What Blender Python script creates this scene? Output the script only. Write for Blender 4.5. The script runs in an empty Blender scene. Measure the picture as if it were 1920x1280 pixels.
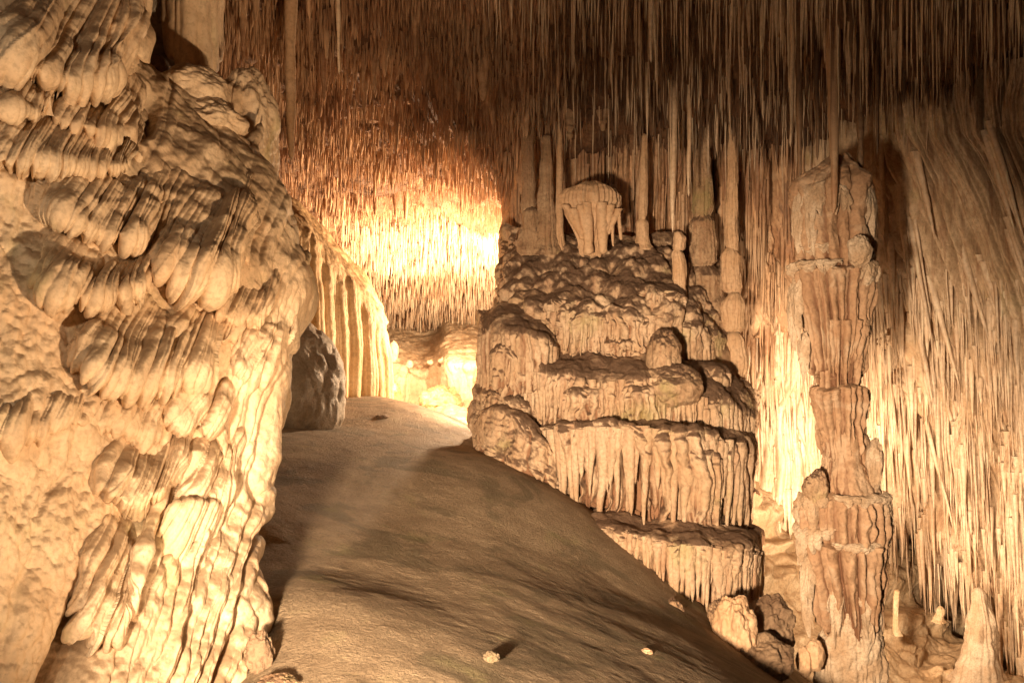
import bpy, math, random
import numpy as np

# ------------------------------------------------------------------ camera, world, lamps
S = bpy.context.scene
COL = S.collection
F = 1867.0            # focal length in photo pixels (1920 wide)
CZ = 1.6
cam_d = bpy.data.cameras.new('camera'); cam = bpy.data.objects.new('camera', cam_d); COL.objects.link(cam)
cam_d.sensor_width = 36; cam_d.lens = 35; cam_d.clip_end = 200; cam_d.clip_start = 0.05
cam.location = (0, 0, CZ); cam.rotation_euler = (math.radians(90), 0, 0)
S.camera = cam
w = bpy.data.worlds.new('World'); S.world = w; w.use_nodes = True
bg = w.node_tree.nodes['Background']; bg.inputs[0].default_value = (1.0, 0.62, 0.34, 1); bg.inputs[1].default_value = 0.008
S.view_settings.view_transform = 'Standard'; S.view_settings.look = 'None'
S.view_settings.exposure = 0; S.view_settings.gamma = 1
S.cycles.max_bounces = 6; S.cycles.diffuse_bounces = 4; S.cycles.use_denoising = True
S.cycles.sample_clamp_indirect = 6

def P(px, py, Y):
    return ((px-960)/F*Y, Y, CZ+(640-py)/F*Y)

def lamp(name, pos, target, watts, col, cone=None, size=0.12, blend=0.6):
    L = bpy.data.lights.new(name, 'SPOT' if cone else 'POINT')
    L.energy = watts; L.color = col; L.shadow_soft_size = size
    if cone: L.spot_size = math.radians(cone); L.spot_blend = blend
    o = bpy.data.objects.new(name, L); COL.objects.link(o); o.location = pos
    d = np.array(target, float)-np.array(pos, float)
    from mathutils import Vector
    o.rotation_euler = Vector(d).to_track_quat('-Z', 'Y').to_euler()
    return o
WARM = (1.0, 0.69, 0.42); PALE = (1.0, 0.74, 0.49); AMB = (1.0, 0.64, 0.35)
lamp('key_floodlight', (-1.25, 0.3, 0.8), P(1230, 1020, 9.5), 9600, PALE, 54, 0.2, 1.0)
lamp('cliff_floodlight', (1.0, 2.3, 0.1), P(210, 280, 4.8), 860, (1.0, 0.68, 0.40), 74, 0.06, 0.7)
lamp('added_cliff_fill', (-1.9, 0.3, 2.7), P(180, 560, 4.6), 300, (1.0, 0.80, 0.57), 75, 0.1, 1.0)  # added pale fill for the cliff, high left of the camera
lamp('cliff_back_floodlight', (0.7, 3.3, 0.5), P(470, 400, 6.2), 190, AMB, 44, 0.06, 1.0)
lamp('middle_roof_fill', P(972, 610, 15.4), P(700, 300, 14), 1700, WARM, None, 0.1)  # unseen fill added to warm the middle roof
lamp('right_roof_fill', (-0.3, 1.6, 0.3), P(1380, 60, 8.5), 260, PALE, 62, 0.1, 1.0)  # low fill added to pick out the pale straws on the right
lamp('boulder_fill', P(450, 620, 8.2), P(560, 720, 11), 60, WARM, 100, 0.1, 1.0)  # weak unseen fill added for the shaded boulder
lamp('far_chamber_floodlight', P(955, 632, 17.2), P(780, 330, 19.0), 3300, WARM, 165, 0.15, 1.0)
lamp('second_roof_fill', P(668, 660, 17.0), P(700, 300, 14), 650, WARM, None, 0.12)  # another roof fill, added out of sight behind the golden curtain wall
lamp('far_ledge_fill', P(940, 700, 15.5), P(800, 700, 20), 330, WARM, 120, 0.15)  # extra unseen lamp added to brighten the far ledge
lamp('golden_wall_floodlight', P(915, 775, 12.9), P(600, 640, 12.4), 230, WARM, 110, 0.1, 1.0)
lamp('side_curtain_floodlight', P(1590, 1010, 10.6), P(1450, 760, 13.8), 900, PALE, 90, 0.08, 0.9)
lamp('great_curtain_floodlight', P(1610, 1120, 9.9), P(1780, 940, 12.8), 520, PALE, 120, 0.08, 1.0)
lamp('slope_floodlight', P(1590, 1130, 10.0), P(1480, 1080, 13.0), 300, PALE, 110, 0.08, 1.0)

# ------------------------------------------------------------------ noise and geometry kit
def _h(ix, iy, iz, seed):
    h = (ix.astype(np.int64)*374761393 + iy.astype(np.int64)*668265263 + iz.astype(np.int64)*2147483647 + seed*1274126177) & 0xFFFFFFFF
    h = ((h ^ (h >> 13))*1274126177) & 0xFFFFFFFF
    h = ((h ^ (h >> 16))*2246822519) & 0xFFFFFFFF
    return ((h ^ (h >> 15)) & 0xFFFF)/65535.0
def rnd(i, seed):
    i = np.asarray(i)
    return _h(i, i*0+7, i*0+3, seed)
def vn(x, y, z=0.0, seed=0):                                # value noise, -1..1
    x, y, z = np.broadcast_arrays(np.asarray(x, float), np.asarray(y, float), np.asarray(z, float))
    ix = np.floor(x); iy = np.floor(y); iz = np.floor(z)
    fx = x-ix; fy = y-iy; fz = z-iz
    fx = fx*fx*fx*(fx*(fx*6-15)+10); fy = fy*fy*fy*(fy*(fy*6-15)+10); fz = fz*fz*fz*(fz*(fz*6-15)+10)
    r = 0
    for a in (0, 1):
        for b in (0, 1):
            for c in (0, 1):
                r = r + _h(ix+a, iy+b, iz+c, seed)*(fx if a else 1-fx)*(fy if b else 1-fy)*(fz if c else 1-fz)
    return r*2-1
def fbm(x, y, z=0.0, seed=0, oct=4):
    r = 0; a = 1.0; t = 0
    for k in range(oct):
        f = 2.03**k
        r = r+a*vn(x*f, y*f, z*f, seed+k*17); t += a; a *= 0.5
    return r/t
def sm(a, b, x):
    t = np.clip((x-a)/(b-a), 0, 1); return t*t*(3-2*t)

def resample(C, axis, n):                                   # cubic (Catmull-Rom) along an axis
    C = np.moveaxis(np.asarray(C, float), axis, 0); m = C.shape[0]
    t = np.linspace(0, m-1, n); i = np.clip(np.floor(t).astype(int), 0, m-2); f = (t-i).reshape((-1,)+(1,)*(C.ndim-1))
    ext = np.concatenate([[2*C[0]-C[1]], C, [2*C[-1]-C[-2]]])
    p0, p1, p2, p3 = ext[i], ext[i+1], ext[i+2], ext[i+3]
    r = 0.5*((2*p1)+(-p0+p2)*f+(2*p0-5*p1+4*p2-p3)*f*f+(-p0+3*p1-3*p2+p3)*f**3)
    return np.moveaxis(r, 0, axis)

def mesh_from(name, V, Q, mat, smooth=True, T=None):
    me = bpy.data.meshes.new(name)
    V = np.ascontiguousarray(V, np.float32).reshape(-1, 3); Q = np.ascontiguousarray(Q, np.int32).reshape(-1, 4)
    me.vertices.add(len(V)); me.vertices.foreach_set('co', V.ravel())
    me.loops.add(Q.size); me.loops.foreach_set('vertex_index', Q.ravel())
    me.polygons.add(len(Q)); me.polygons.foreach_set('loop_start', np.arange(0, Q.size, 4, dtype=np.int32))
    me.polygons.foreach_set('loop_total', np.full(len(Q), 4, np.int32))
    me.update(calc_edges=True); me.validate()
    if smooth: me.polygons.foreach_set('use_smooth', np.ones(len(me.polygons), bool))
    me.materials.append(mat)
    return me
def obj(name, V, Q, mat, parent=None, origin=None, calc=None):
    V = np.asarray(V, float).reshape(-1, 3)
    if origin is None: origin = (0, 0, 0)
    me = mesh_from(name, V-np.array(origin), Q, mat)
    if calc is not None:
        at = me.attributes.new('ridge_height', 'FLOAT', 'POINT'); at.data.foreach_set('value', np.ascontiguousarray(np.broadcast_to(calc, (len(V),)) if np.ndim(calc) == 0 else calc, np.float32).ravel())
    o = bpy.data.objects.new(name, me); COL.objects.link(o)
    if parent is not None: o.parent = parent; o.location = np.array(origin)-np.array(parent.location)
    else: o.location = origin
    return o
def thing(name, label, cat, loc=(0, 0, 0), group=None):
    o = bpy.data.objects.new(name, None); COL.objects.link(o); o.location = loc; o.empty_display_size = 0.2
    o['label'] = label; o['category'] = cat
    if group: o['group'] = group
    return o
def tag(o, label=None, cat=None, group=None, kind=None):
    for k, v in (('label', label), ('category', cat), ('group', group), ('kind', kind)):
        if v: o[k] = v
    return o
def quads(nu, nv, closed=False, base=0):
    i = np.arange(nu if closed else nu-1); j = np.arange(nv-1)
    I, J = np.meshgrid(i, j, indexing='ij'); I2 = (I+1) % nu
    return (np.stack([I*nv+J, I2*nv+J, I2*nv+J+1, I*nv+J+1], -1).reshape(-1, 4)+base)
def grid_normals(G, closed=False):
    if closed:
        du = np.roll(G, -1, 0)-np.roll(G, 1, 0)
    else: du = np.gradient(G, axis=0)
    dv = np.gradient(G, axis=1)
    n = np.cross(dv, du); l = np.linalg.norm(n, axis=-1, keepdims=True); n = n/np.maximum(l, 1e-9)
    return n
def topx(G):
    Y = np.maximum(G[..., 1], 0.3); return 960+G[..., 0]/Y*F, 640-(G[..., 2]-CZ)/Y*F

def loft(ctrl, nu, nv, disp=None, closed=False, flip=None):
    """ctrl[station][profile] = (px, py, Y) -> displaced grid of points"""
    C = np.array(ctrl, float)
    C = np.stack([(C[..., 0]-960)/F*C[..., 2], C[..., 2], CZ+(640-C[..., 1])/F*C[..., 2]], -1)
    if closed:
        C = np.concatenate([C[-3:-1] if np.allclose(C[0], C[-1]) else C[-2:], C, C[:3]], 0)
        m = C.shape[0]; G = resample(C, 0, (m-1)*40+1)[80:-80][:-1]
        idx = np.linspace(0, len(G), nu, endpoint=False).astype(int); G = G[idx]
    else: G = resample(C, 0, nu)
    G = resample(G, 1, nv)
    n = grid_normals(G, closed)
    mid = n[nu//2, nv//2] if not closed else None
    if not closed:
        view = np.array([0, 0, CZ])-G[nu//2, nv//2]
        if np.dot(mid, view) < 0: n = -n
    else:
        c = G.mean((0, 1)); 
        if np.sum(n*(G-c)) < 0: n = -n
    if disp is not None:
        s = np.concatenate([np.zeros((1, G.shape[1])), np.cumsum(np.linalg.norm(np.diff(G, axis=0), axis=-1), 0)], 0)
        s = s-s[nu//2:nu//2+1]
        s = s.mean(1, keepdims=True)*0.75+s*0.25
        t = np.concatenate([np.zeros((G.shape[0], 1)), np.cumsum(np.linalg.norm(np.diff(G, axis=1), axis=-1), 1)], 1)
        u = np.linspace(0, 1, nu)[:, None]*np.ones((1, nv)); v = np.linspace(0, 1, nv)[None, :]*np.ones((nu, 1))
        d = disp(s, t, u, v, G); loft.calc = None
        if isinstance(d, tuple) and len(d) == 3: loft.calc = d[2]; d = d[:2]
        if isinstance(d, tuple): G = G+d[1]; d = d[0]
        G = G+n*d[..., None]
    return G
def loft_obj(name, ctrl, nu, nv, mat, disp=None, parent=None, closed=False, extra=None):
    G = loft(ctrl, nu, nv, disp, closed)
    if extra is not None:
        V, Q = join([(G.reshape(-1, 3), quads(nu, nv, closed)), extra])
        c = np.concatenate([np.asarray(loft.calc).ravel(), np.ones(len(V)-nu*nv)])
        return obj(name, V, Q, mat, parent, None, c)
    o = obj(name, G, quads(nu, nv, closed), mat, parent, None, loft.calc if disp is not None else None)
    return o

def flutes(s, v, width, seed, taper=0.55, jit=0.7, lenvar=0.35, wav=0.25, edge=0.5):
    """side-by-side tapering drips; s metres across, v 0..1 down; returns 0..1 height"""
    out = np.zeros(np.broadcast(s, v).shape)
    sw = s/width+wav*vn(s/width*0.6, v*3.0, 0, seed+5)+0.3*wav*vn(s/width*1.5, v*11.0, 3.0, seed+6)
    c = np.floor(sw)
    for k in (-1, 0, 1):
        i = c+k
        cen = i+0.5+(rnd(i, seed)-0.5)*jit
        r = 0.38+0.42*rnd(i, seed+1)
        ln = 1.0-lenvar*rnd(i, seed+2)**2
        tap = taper*(0.5+rnd(i, seed+3))
        rr = r*np.clip(1-tap*np.clip(v/ln, 0, 1), 0.12, 1)*np.clip((ln-v)*9+0.25, 0, 1)
        rr = rr*(1+0.12*vn(i*3.1, v*22.0, 1.0, seed+9))
        q = np.abs(sw-cen)/np.maximum(rr, 1e-4)
        hgt = np.where(q < 1, np.sqrt(np.clip(1-q*q, 0, 1)), 0)*(0.55+0.45*rr/0.8)*(0.75+0.25*rnd(i, seed+4))
        out = np.maximum(out, hgt)
    return out
def pleats(s, width, seed, v=0.0, wav=0.35):
    """soft rounded folds 0..1 with crisp creases between"""
    sw = s/width+wav*vn(s/width*0.5, v*2.5, 0, seed+5)
    c = np.floor(sw); out = np.zeros(np.broadcast(s, v).shape)
    for k in (-1, 0, 1):
        i = c+k; cen = i+0.5+(rnd(i, seed)-0.5)*0.6; r = 0.55+0.35*rnd(i, seed+1)
        q = np.abs(sw-cen)/r
        out = np.maximum(out, np.where(q < 1, np.sqrt(np.clip(1-q*q, 0, 1)), 0)*(0.7+0.3*rnd(i, seed+2)))
    return out
def lumps(x, y, z, seed):
    """cell lumps 0..1 (rounded cobble-like knobs)"""
    x, y, z = np.broadcast_arrays(x, y, z)
    ix = np.floor(x); iy = np.floor(y); iz = np.floor(z); best = np.full(x.shape, 9.0)
    for a in (-1, 0, 1):
        for b in (-1, 0, 1):
            for c in (-1, 0, 1):
                X = ix+a; Y = iy+b; Z = iz+c
                dx = X+_h(X, Y, Z, seed)-x; dy = Y+_h(X, Y, Z, seed+1)-y; dz = Z+_h(X, Y, Z, seed+2)-z
                best = np.minimum(best, dx*dx+dy*dy+dz*dz)
    return np.sqrt(np.clip(1-best, 0, 1))

def tubes(base, vec, r0, r1, seed, rings=7, sides=6, wob=0.03, knob=0.15, p=1.0):
    """N tapering wavy tubes hanging from base along vec"""
    base = np.asarray(base, float).reshape(-1, 3); N = len(base); vec = np.asarray(vec, float).reshape(-1, 3)
    r0 = np.broadcast_to(r0, (N,)); r1 = np.broadcast_to(r1, (N,))
    t = np.linspace(0, 1, rings)[None, :]; idx = np.arange(N)[:, None]
    L = np.linalg.norm(vec, axis=1)[:, None]
    cx = wob*L*vn(idx*7.3+0.5, t*2.5, 0.0, seed)*t**0.5; cy = wob*L*vn(idx*5.1+0.5, t*2.5, 9.0, seed+1)*t**0.5
    cen = base[:, None, :]+vec[:, None, :]*t[..., None]; cen[..., 0] += cx; cen[..., 1] += cy
    rad = r1[:, None]+(r0-r1)[:, None]*(1-t)**p
    rad = rad*(1+knob*vn(idx*3.7+0.5, t*9, 2.0, seed+2)); rad[:, -1] *= 0.15
    a = np.linspace(0, 2*math.pi, sides, endpoint=False)
    V = np.zeros((N, rings, sides, 3)); V[..., 0] = cen[..., None, 0]+rad[..., None]*np.cos(a); V[..., 1] = cen[..., None, 1]+rad[..., None]*np.sin(a); V[..., 2] = cen[..., None, 2]
    j, k = np.meshgrid(np.arange(rings-1), np.arange(sides), indexing='ij'); k2 = (k+1) % sides
    q = np.stack([j*sides+k, (j+1)*sides+k, (j+1)*sides+k2, j*sides+k2], -1).reshape(-1, 4)
    Q = (q[None]+(np.arange(N)*rings*sides)[:, None, None]).reshape(-1, 4)
    return V.reshape(-1, 3), Q
def join(parts):
    Vs = []; Qs = []; b = 0
    for V, Q in parts:
        V = np.asarray(V).reshape(-1, 3); Vs.append(V); Qs.append(np.asarray(Q)+b); b += len(V)
    return np.concatenate(Vs), np.concatenate(Qs)

def blob(cpx, cpy, Y, rx, ry, rd, seed, nu=110, nv=80, f=None, n_amp=0.12, n_scale=2.2, lean=0.0, power=1.0):
    """closed rounded body; rx, ry in photo pixels at depth Y, rd metres deep; f(theta, v, dirs) extra displacement in radii"""
    th = np.linspace(0, 2*math.pi, nu, endpoint=False)[:, None]; v = np.linspace(0, 1, nv)[None, :]
    ph = math.pi*v
    r = np.sin(ph)**power
    d = np.stack([np.cos(th)*r, np.sin(th)*r, np.cos(ph)*np.ones_like(th)], -1)
    k = 1+n_amp*fbm(d[..., 0]*n_scale+seed*3.1, d[..., 1]*n_scale, d[..., 2]*n_scale, seed, 4)
    if f is not None: k = k+f(th+0*v, v+0*th, d)
    d = d*k[..., None]
    c = np.array(P(cpx, cpy, Y)); a = rx*Y/F; b = ry*Y/F
    G = np.stack([c[0]+d[..., 0]*a+lean*d[..., 2]*b, c[1]+d[..., 1]*rd, c[2]+d[..., 2]*b], -1)
    return G, quads(nu, nv, True)

# ------------------------------------------------------------------ materials
def stone(name, c1, c2, soil=None, soil_amt=0.0, moss=0.0, bump=0.5, scale=1.0, rough=0.72, streak=0.0, streak_col=(0.4, 0.2, 0.1), spec=0.35, stain=None, tone=0.0, back=None, soil_at=(0.42, 0.92)):
    m = bpy.data.materials.new(name); m.use_nodes = True; nt = m.node_tree; N = nt.nodes; L = nt.links
    b = N['Principled BSDF']; b.inputs['Specular IOR Level'].default_value = spec
    geo = N.new('ShaderNodeNewGeometry'); 
    def noise(sc, det=6, vec=None, dist=0.0, rg=0.6):
        n = N.new('ShaderNodeTexNoise'); n.inputs['Scale'].default_value = sc; n.inputs['Detail'].default_value = det
        n.inputs['Roughness'].default_value = rg; n.inputs['Distortion'].default_value = dist
        L.new(vec or geo.outputs['Position'], n.inputs['Vector']); return n.outputs['Fac']
    def ramp(x, a, c):
        r = N.new('ShaderNodeMapRange'); r.inputs['From Min'].default_value = a; r.inputs['From Max'].default_value = c
        r.interpolation_type = 'SMOOTHSTEP'; L.new(x, r.inputs['Value']); return r.outputs['Result']
    def mix(f, a, c, mode='MIX'):
        x = N.new('ShaderNodeMix'); x.data_type = 'RGBA'; x.blend_type = mode
        if isinstance(f, (int, float)): x.inputs[0].default_value = f
        else: L.new(f, x.inputs[0])
        for s, q in ((a, 6), (c, 7)):
            if isinstance(s, tuple): x.inputs[q].default_value = s+(1,)
            else: L.new(s, x.inputs[q])
        return x.outputs[2]
    def math_(op, a, c):
        x = N.new('ShaderNodeMath'); x.operation = op; x.use_clamp = (op == 'MULTIPLY')
        for s, q in ((a, 0), (c, 1)):
            if isinstance(s, (int, float)): x.inputs[q].default_value = s
            else: L.new(s, x.inputs[q])
        return x.outputs[0]
    col = mix(ramp(noise(1.7*scale, 8), 0.35, 0.65), c1, c2)
    fine = noise(22*scale, 8)
    col = mix(math_('MULTIPLY', ramp(fine, 0.42, 0.68), 0.5), col, tuple(0.55*x for x in c2))
    if streak:
        mp = N.new('ShaderNodeMapping'); mp.inputs['Scale'].default_value = (14, 14, 1.1); L.new(geo.outputs['Position'], mp.inputs['Vector'])
        col = mix(math_('MULTIPLY', ramp(noise(1.0, 5, mp.outputs[0]), 0.45, 0.68), streak), col, streak_col)
    if stain:
        col = mix(math_('MULTIPLY', ramp(noise(stain[1], 5, None, 0.8), 0.52, 0.62), stain[2]), col, stain[0])
    if tone:
        mp = N.new('ShaderNodeMapping'); mp.inputs['Scale'].default_value = (17, 17, 0.4); L.new(geo.outputs['Position'], mp.inputs['Vector'])
        tn = noise(1.0, 2, mp.outputs[0])
        col = mix(math_('MULTIPLY', ramp(tn, 0.42, 0.30), tone), col, tuple(0.35*x for x in c2)); col = mix(math_('MULTIPLY', ramp(tn, 0.55, 0.70), tone), col, tuple(min(0.8, 1.35*x) for x in c1))
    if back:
        at = N.new('ShaderNodeAttribute'); at.attribute_name = 'ridge_height'
        col = mix(ramp(at.outputs['Fac'], 0.50, 0.15), col, back)  # recesses between ridges: russet stain plus shade painted into the colour
    if moss:
        col = mix(math_('MULTIPLY', ramp(noise(1.3*scale, 5, None, 0.5), 0.56, 0.72), moss), col, (0.30, 0.31, 0.10))
    if soil:
        sep = N.new('ShaderNodeSeparateXYZ'); L.new(geo.outputs['Normal'], sep.inputs[0])
        up = math_('ADD', sep.outputs[2], math_('MULTIPLY', fine, 0.5))
        f = math_('MULTIPLY', ramp(up, *soil_at), ramp(noise(2.6*scale, 6), 0.28, 0.50))
        col = mix(math_('MULTIPLY', f, soil_amt), col, soil)
    L.new(col, b.inputs['Base Color'])
    rr = N.new('ShaderNodeMapRange'); rr.inputs['To Min'].default_value = rough-0.2; rr.inputs['To Max'].default_value = rough+0.15
    L.new(noise(5*scale, 4), rr.inputs['Value']); L.new(rr.outputs[0], b.inputs['Roughness'])
    b1 = N.new('ShaderNodeBump'); b1.inputs['Strength'].default_value = bump; b1.inputs['Distance'].default_value = 0.075/scale
    hgt = math_('ADD', noise(14*scale, 10, None, 0.4, 0.65), math_('MULTIPLY', noise(70*scale, 6), 0.25))
    L.new(hgt, b1.inputs['Height']); L.new(b1.outputs[0], b.inputs['Normal'])
    return m
M = {}
M['cliff'] = stone('cream_flowstone', (0.76, 0.59, 0.40), (0.64, 0.455, 0.285), soil=(0.24, 0.155, 0.085), soil_amt=0.8, moss=0.3, bump=0.32, scale=1.5, streak=0.2, streak_col=(0.62, 0.42, 0.24), soil_at=(0.55, 1.05))
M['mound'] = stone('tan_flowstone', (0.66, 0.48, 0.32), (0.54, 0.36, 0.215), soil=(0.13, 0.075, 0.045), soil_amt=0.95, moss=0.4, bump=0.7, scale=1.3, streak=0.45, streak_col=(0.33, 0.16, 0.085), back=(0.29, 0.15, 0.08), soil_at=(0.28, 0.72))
M['mound_plain'] = stone('tan_rock', (0.54, 0.37, 0.23), (0.38, 0.235, 0.13), soil=(0.13, 0.075, 0.045), soil_amt=0.95, moss=0.4, bump=0.8, scale=1.3, streak=0.4, streak_col=(0.33, 0.16, 0.085))
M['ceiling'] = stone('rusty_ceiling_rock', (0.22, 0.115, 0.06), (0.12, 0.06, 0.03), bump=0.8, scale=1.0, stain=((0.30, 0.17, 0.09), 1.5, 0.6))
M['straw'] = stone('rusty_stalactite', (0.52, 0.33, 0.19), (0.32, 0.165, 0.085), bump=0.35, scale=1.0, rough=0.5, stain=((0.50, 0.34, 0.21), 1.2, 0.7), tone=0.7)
M['dark_straw'] = stone('brown_straw', (0.22, 0.13, 0.07), (0.12, 0.065, 0.035), bump=0.35, scale=1.0, rough=0.5, tone=0.7)  # brown straws darkened so the right roof reads dim; shade put into colour
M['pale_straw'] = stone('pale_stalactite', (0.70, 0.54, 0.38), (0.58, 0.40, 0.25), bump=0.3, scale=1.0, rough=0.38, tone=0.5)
M['wall'] = stone('hanging_curtain_stone', (0.68, 0.51, 0.34), (0.50, 0.34, 0.20), moss=0.25, bump=0.5, scale=1.0, streak=0.6, streak_col=(0.30, 0.15, 0.08), back=(0.13, 0.06, 0.03))  # near-black back colour paints shade into the curtain's creases
M['fan'] = stone('peach_flowstone', (0.62, 0.42, 0.26), (0.54, 0.34, 0.19), bump=0.4, scale=1.3, streak=0.3, streak_col=(0.40, 0.20, 0.10))
M['gold'] = stone('golden_flowstone', (0.66, 0.47, 0.26), (0.56, 0.37, 0.18), soil=(0.26, 0.17, 0.08), soil_amt=0.7, bump=0.4, scale=1.2, streak=0.3, streak_col=(0.50, 0.30, 0.12))
M['far_pale'] = stone('pale_gold_flowstone', (0.72, 0.56, 0.38), (0.62, 0.45, 0.28), bump=0.4, scale=0.8, streak=0.3, streak_col=(0.5, 0.3, 0.15))
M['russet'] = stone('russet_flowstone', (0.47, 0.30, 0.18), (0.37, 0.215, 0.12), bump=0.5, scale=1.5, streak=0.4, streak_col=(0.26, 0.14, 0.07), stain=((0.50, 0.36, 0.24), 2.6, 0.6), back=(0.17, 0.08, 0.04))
M['chalk'] = stone('chalky_crust', (0.62, 0.48, 0.34), (0.46, 0.31, 0.19), bump=0.7, scale=2.5)
M['cream'] = stone('cream_crust', (0.72, 0.58, 0.42), (0.60, 0.44, 0.29), bump=0.6, scale=2)
M['grey'] = stone('grey_pitted_rock', (0.54, 0.445, 0.335), (0.38, 0.30, 0.21), bump=0.8, scale=2.0)
M['slope'] = stone('pale_lumpy_rock', (0.64, 0.49, 0.32), (0.50, 0.34, 0.19), soil=(0.30, 0.18, 0.09), soil_amt=0.6, bump=0.7, scale=1.6)
M['ground'] = stone('brown_cave_earth', (0.37, 0.27, 0.17), (0.27, 0.19, 0.115), bump=1.0, scale=2.4, rough=0.85, moss=0.18, stain=((0.16, 0.12, 0.07), 1.3, 0.8))
M['dark_rock'] = stone('dark_brown_rock', (0.30, 0.20, 0.12), (0.20, 0.12, 0.07), bump=0.7, scale=1.4)  # even dark brown rock colour

# ------------------------------------------------------------------ setting: ground, cave roof, far wall
def tps(pts):
    A = np.array(pts, float); n = len(A)
    def k(r2): return np.where(r2 > 1e-12, r2*np.log(np.maximum(r2, 1e-12))*0.5, 0)
    D = ((A[:, None, :2]-A[None, :, :2])**2).sum(-1)
    K = k(D)+np.eye(n)*0.25; Pm = np.c_[np.ones(n), A[:, :2]]
    W = np.linalg.solve(np.block([[K, Pm], [Pm.T, np.zeros((3, 3))]]), np.r_[A[:, 2], 0, 0, 0])
    def ev(X, Y):
        r = W[n]+W[n+1]*X+W[n+2]*Y
        for i in range(n): r = r+W[i]*k((X-A[i, 0])**2+(Y-A[i, 1])**2)
        return r
    return ev
gp = [P(500, 1280, 4.7), (-1.6, 4.9, -0.35), (-2.1, 5.4, -0.5), (-1.8, 4.0, -0.7), (-1.2, 3.0, -0.5), P(700, 1280, 4.9), P(960, 1280, 5.2), P(1250, 1280, 6.2), P(1450, 1280, 7.6),
      P(500, 1100, 5.9), P(700, 1100, 6.6), P(950, 1100, 7.0), P(1150, 1100, 8.6), P(1300, 1170, 8.4),
      P(480, 950, 7.6), P(700, 950, 8.5), P(900, 950, 8.9), P(1040, 930, 9.8),
      P(480, 800, 10.4), P(640, 800, 11.6), P(820, 820, 11.6), P(960, 870, 10.6),
      P(640, 735, 14), P(740, 745, 13.8), P(815, 770, 13.4), P(880, 798, 13.0), P(560, 750, 13.2),
      (-3.2, 16.5, 0.3), (-1.4, 16.2, -0.1), (0.2, 15.6, -0.6), (-1.5, 20, -0.9), (-4, 21, -0.5), (-1.5, 26, -1.2), (3, 22, -2), (-7, 14, 1.6), (-8, 24, 0.5), (-5, 9, 0.9), (-5, 2, 0.4),
      (0, 0, -0.2), (-2.5, 1, -0.4), (2.5, 1, -0.4), (4.0, 5, -1.6), (3.2, 8, -1.9), (4.2, 10.5, -2.6), (3.4, 13, -2.4), (6.5, 9, -3.0), (6, 3, -2.0), (9, 14, -3.0), (11, 8, -3), (4, 18, -2.6), (10, 22, -3)]
gz = tps(gp)
def sheet(x, y, zf):
    X, Y = np.meshgrid(x, y, indexing='ij'); return np.stack([X, Y, zf(X, Y)], -1)
def ground_z(X, Y):
    z = gz(X, Y)
    z = z+0.03*fbm(X*0.8, Y*0.8, 0, 3, 3)+0.007*fbm(X*4, Y*4, 0, 4, 3)+0.003*fbm(X*16, Y*16, 0, 5, 4)
    return z
gx = np.r_[np.arange(-14, -3.2, 0.12), np.arange(-3.2, 4.2, 0.016), np.arange(4.2, 14, 0.12)]
gy = np.r_[np.arange(-2, 4, 0.08), np.arange(4, 11, 0.016), np.arange(11, 17, 0.03), np.arange(17, 30, 0.12)]
G = sheet(gx, gy, ground_z)
tag(obj('ground', G, quads(len(gx), len(gy)), M['ground']), kind='structure')

cp = [(x, y, z) for y, z in ((0, 4.3), (4, 4.7), (7, 5.1), (9.5, 5.15), (12, 4.75), (14, 4.35), (18, 3.75), (22, 2.95), (25.5, 1.85)) for x in (-9, -5, -1.5)]
cp += [(x, y, z) for y, z in ((0, 3.9), (4, 4.1), (6, 4.3), (8, 4.5), (10, 4.55), (12, 4.3), (14, 3.8)) for x in (1.5, 4, 7, 11)]
cp += [(2, 18, 3.4), (2, 22, 3.0), (6, 22, 3.0), (11, 22, 3)]
cz = tps(cp)
def ceil_z(X, Y): return cz(X, Y)+0.30*fbm(X*0.9, Y*0.9, 0, 31, 3)+0.17*fbm(X*3.0, Y*3.0, 0, 32, 3)
cx_ = np.arange(-12, 13, 0.06); cy_ = np.arange(-2, 27, 0.06)
G = sheet(cx_, cy_, ceil_z)
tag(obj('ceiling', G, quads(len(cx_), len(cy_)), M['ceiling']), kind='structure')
def enclosure():
    th = np.linspace(0, 2*math.pi, 240); z = np.linspace(-4, 7, 60)
    T, Z = np.meshgrid(th, z, indexing='ij')
    R = 1+0.05*fbm(np.cos(T)*3, np.sin(T)*3, Z*0.6, 8, 4)
    V = np.stack([0.5+12*np.cos(T)*R, 12.5+14.2*np.sin(T)*R, Z], -1)
    return V, quads(240, 60)
V, Q = enclosure(); tag(obj('cave_wall', V, Q, M['ceiling']), kind='structure')

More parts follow.
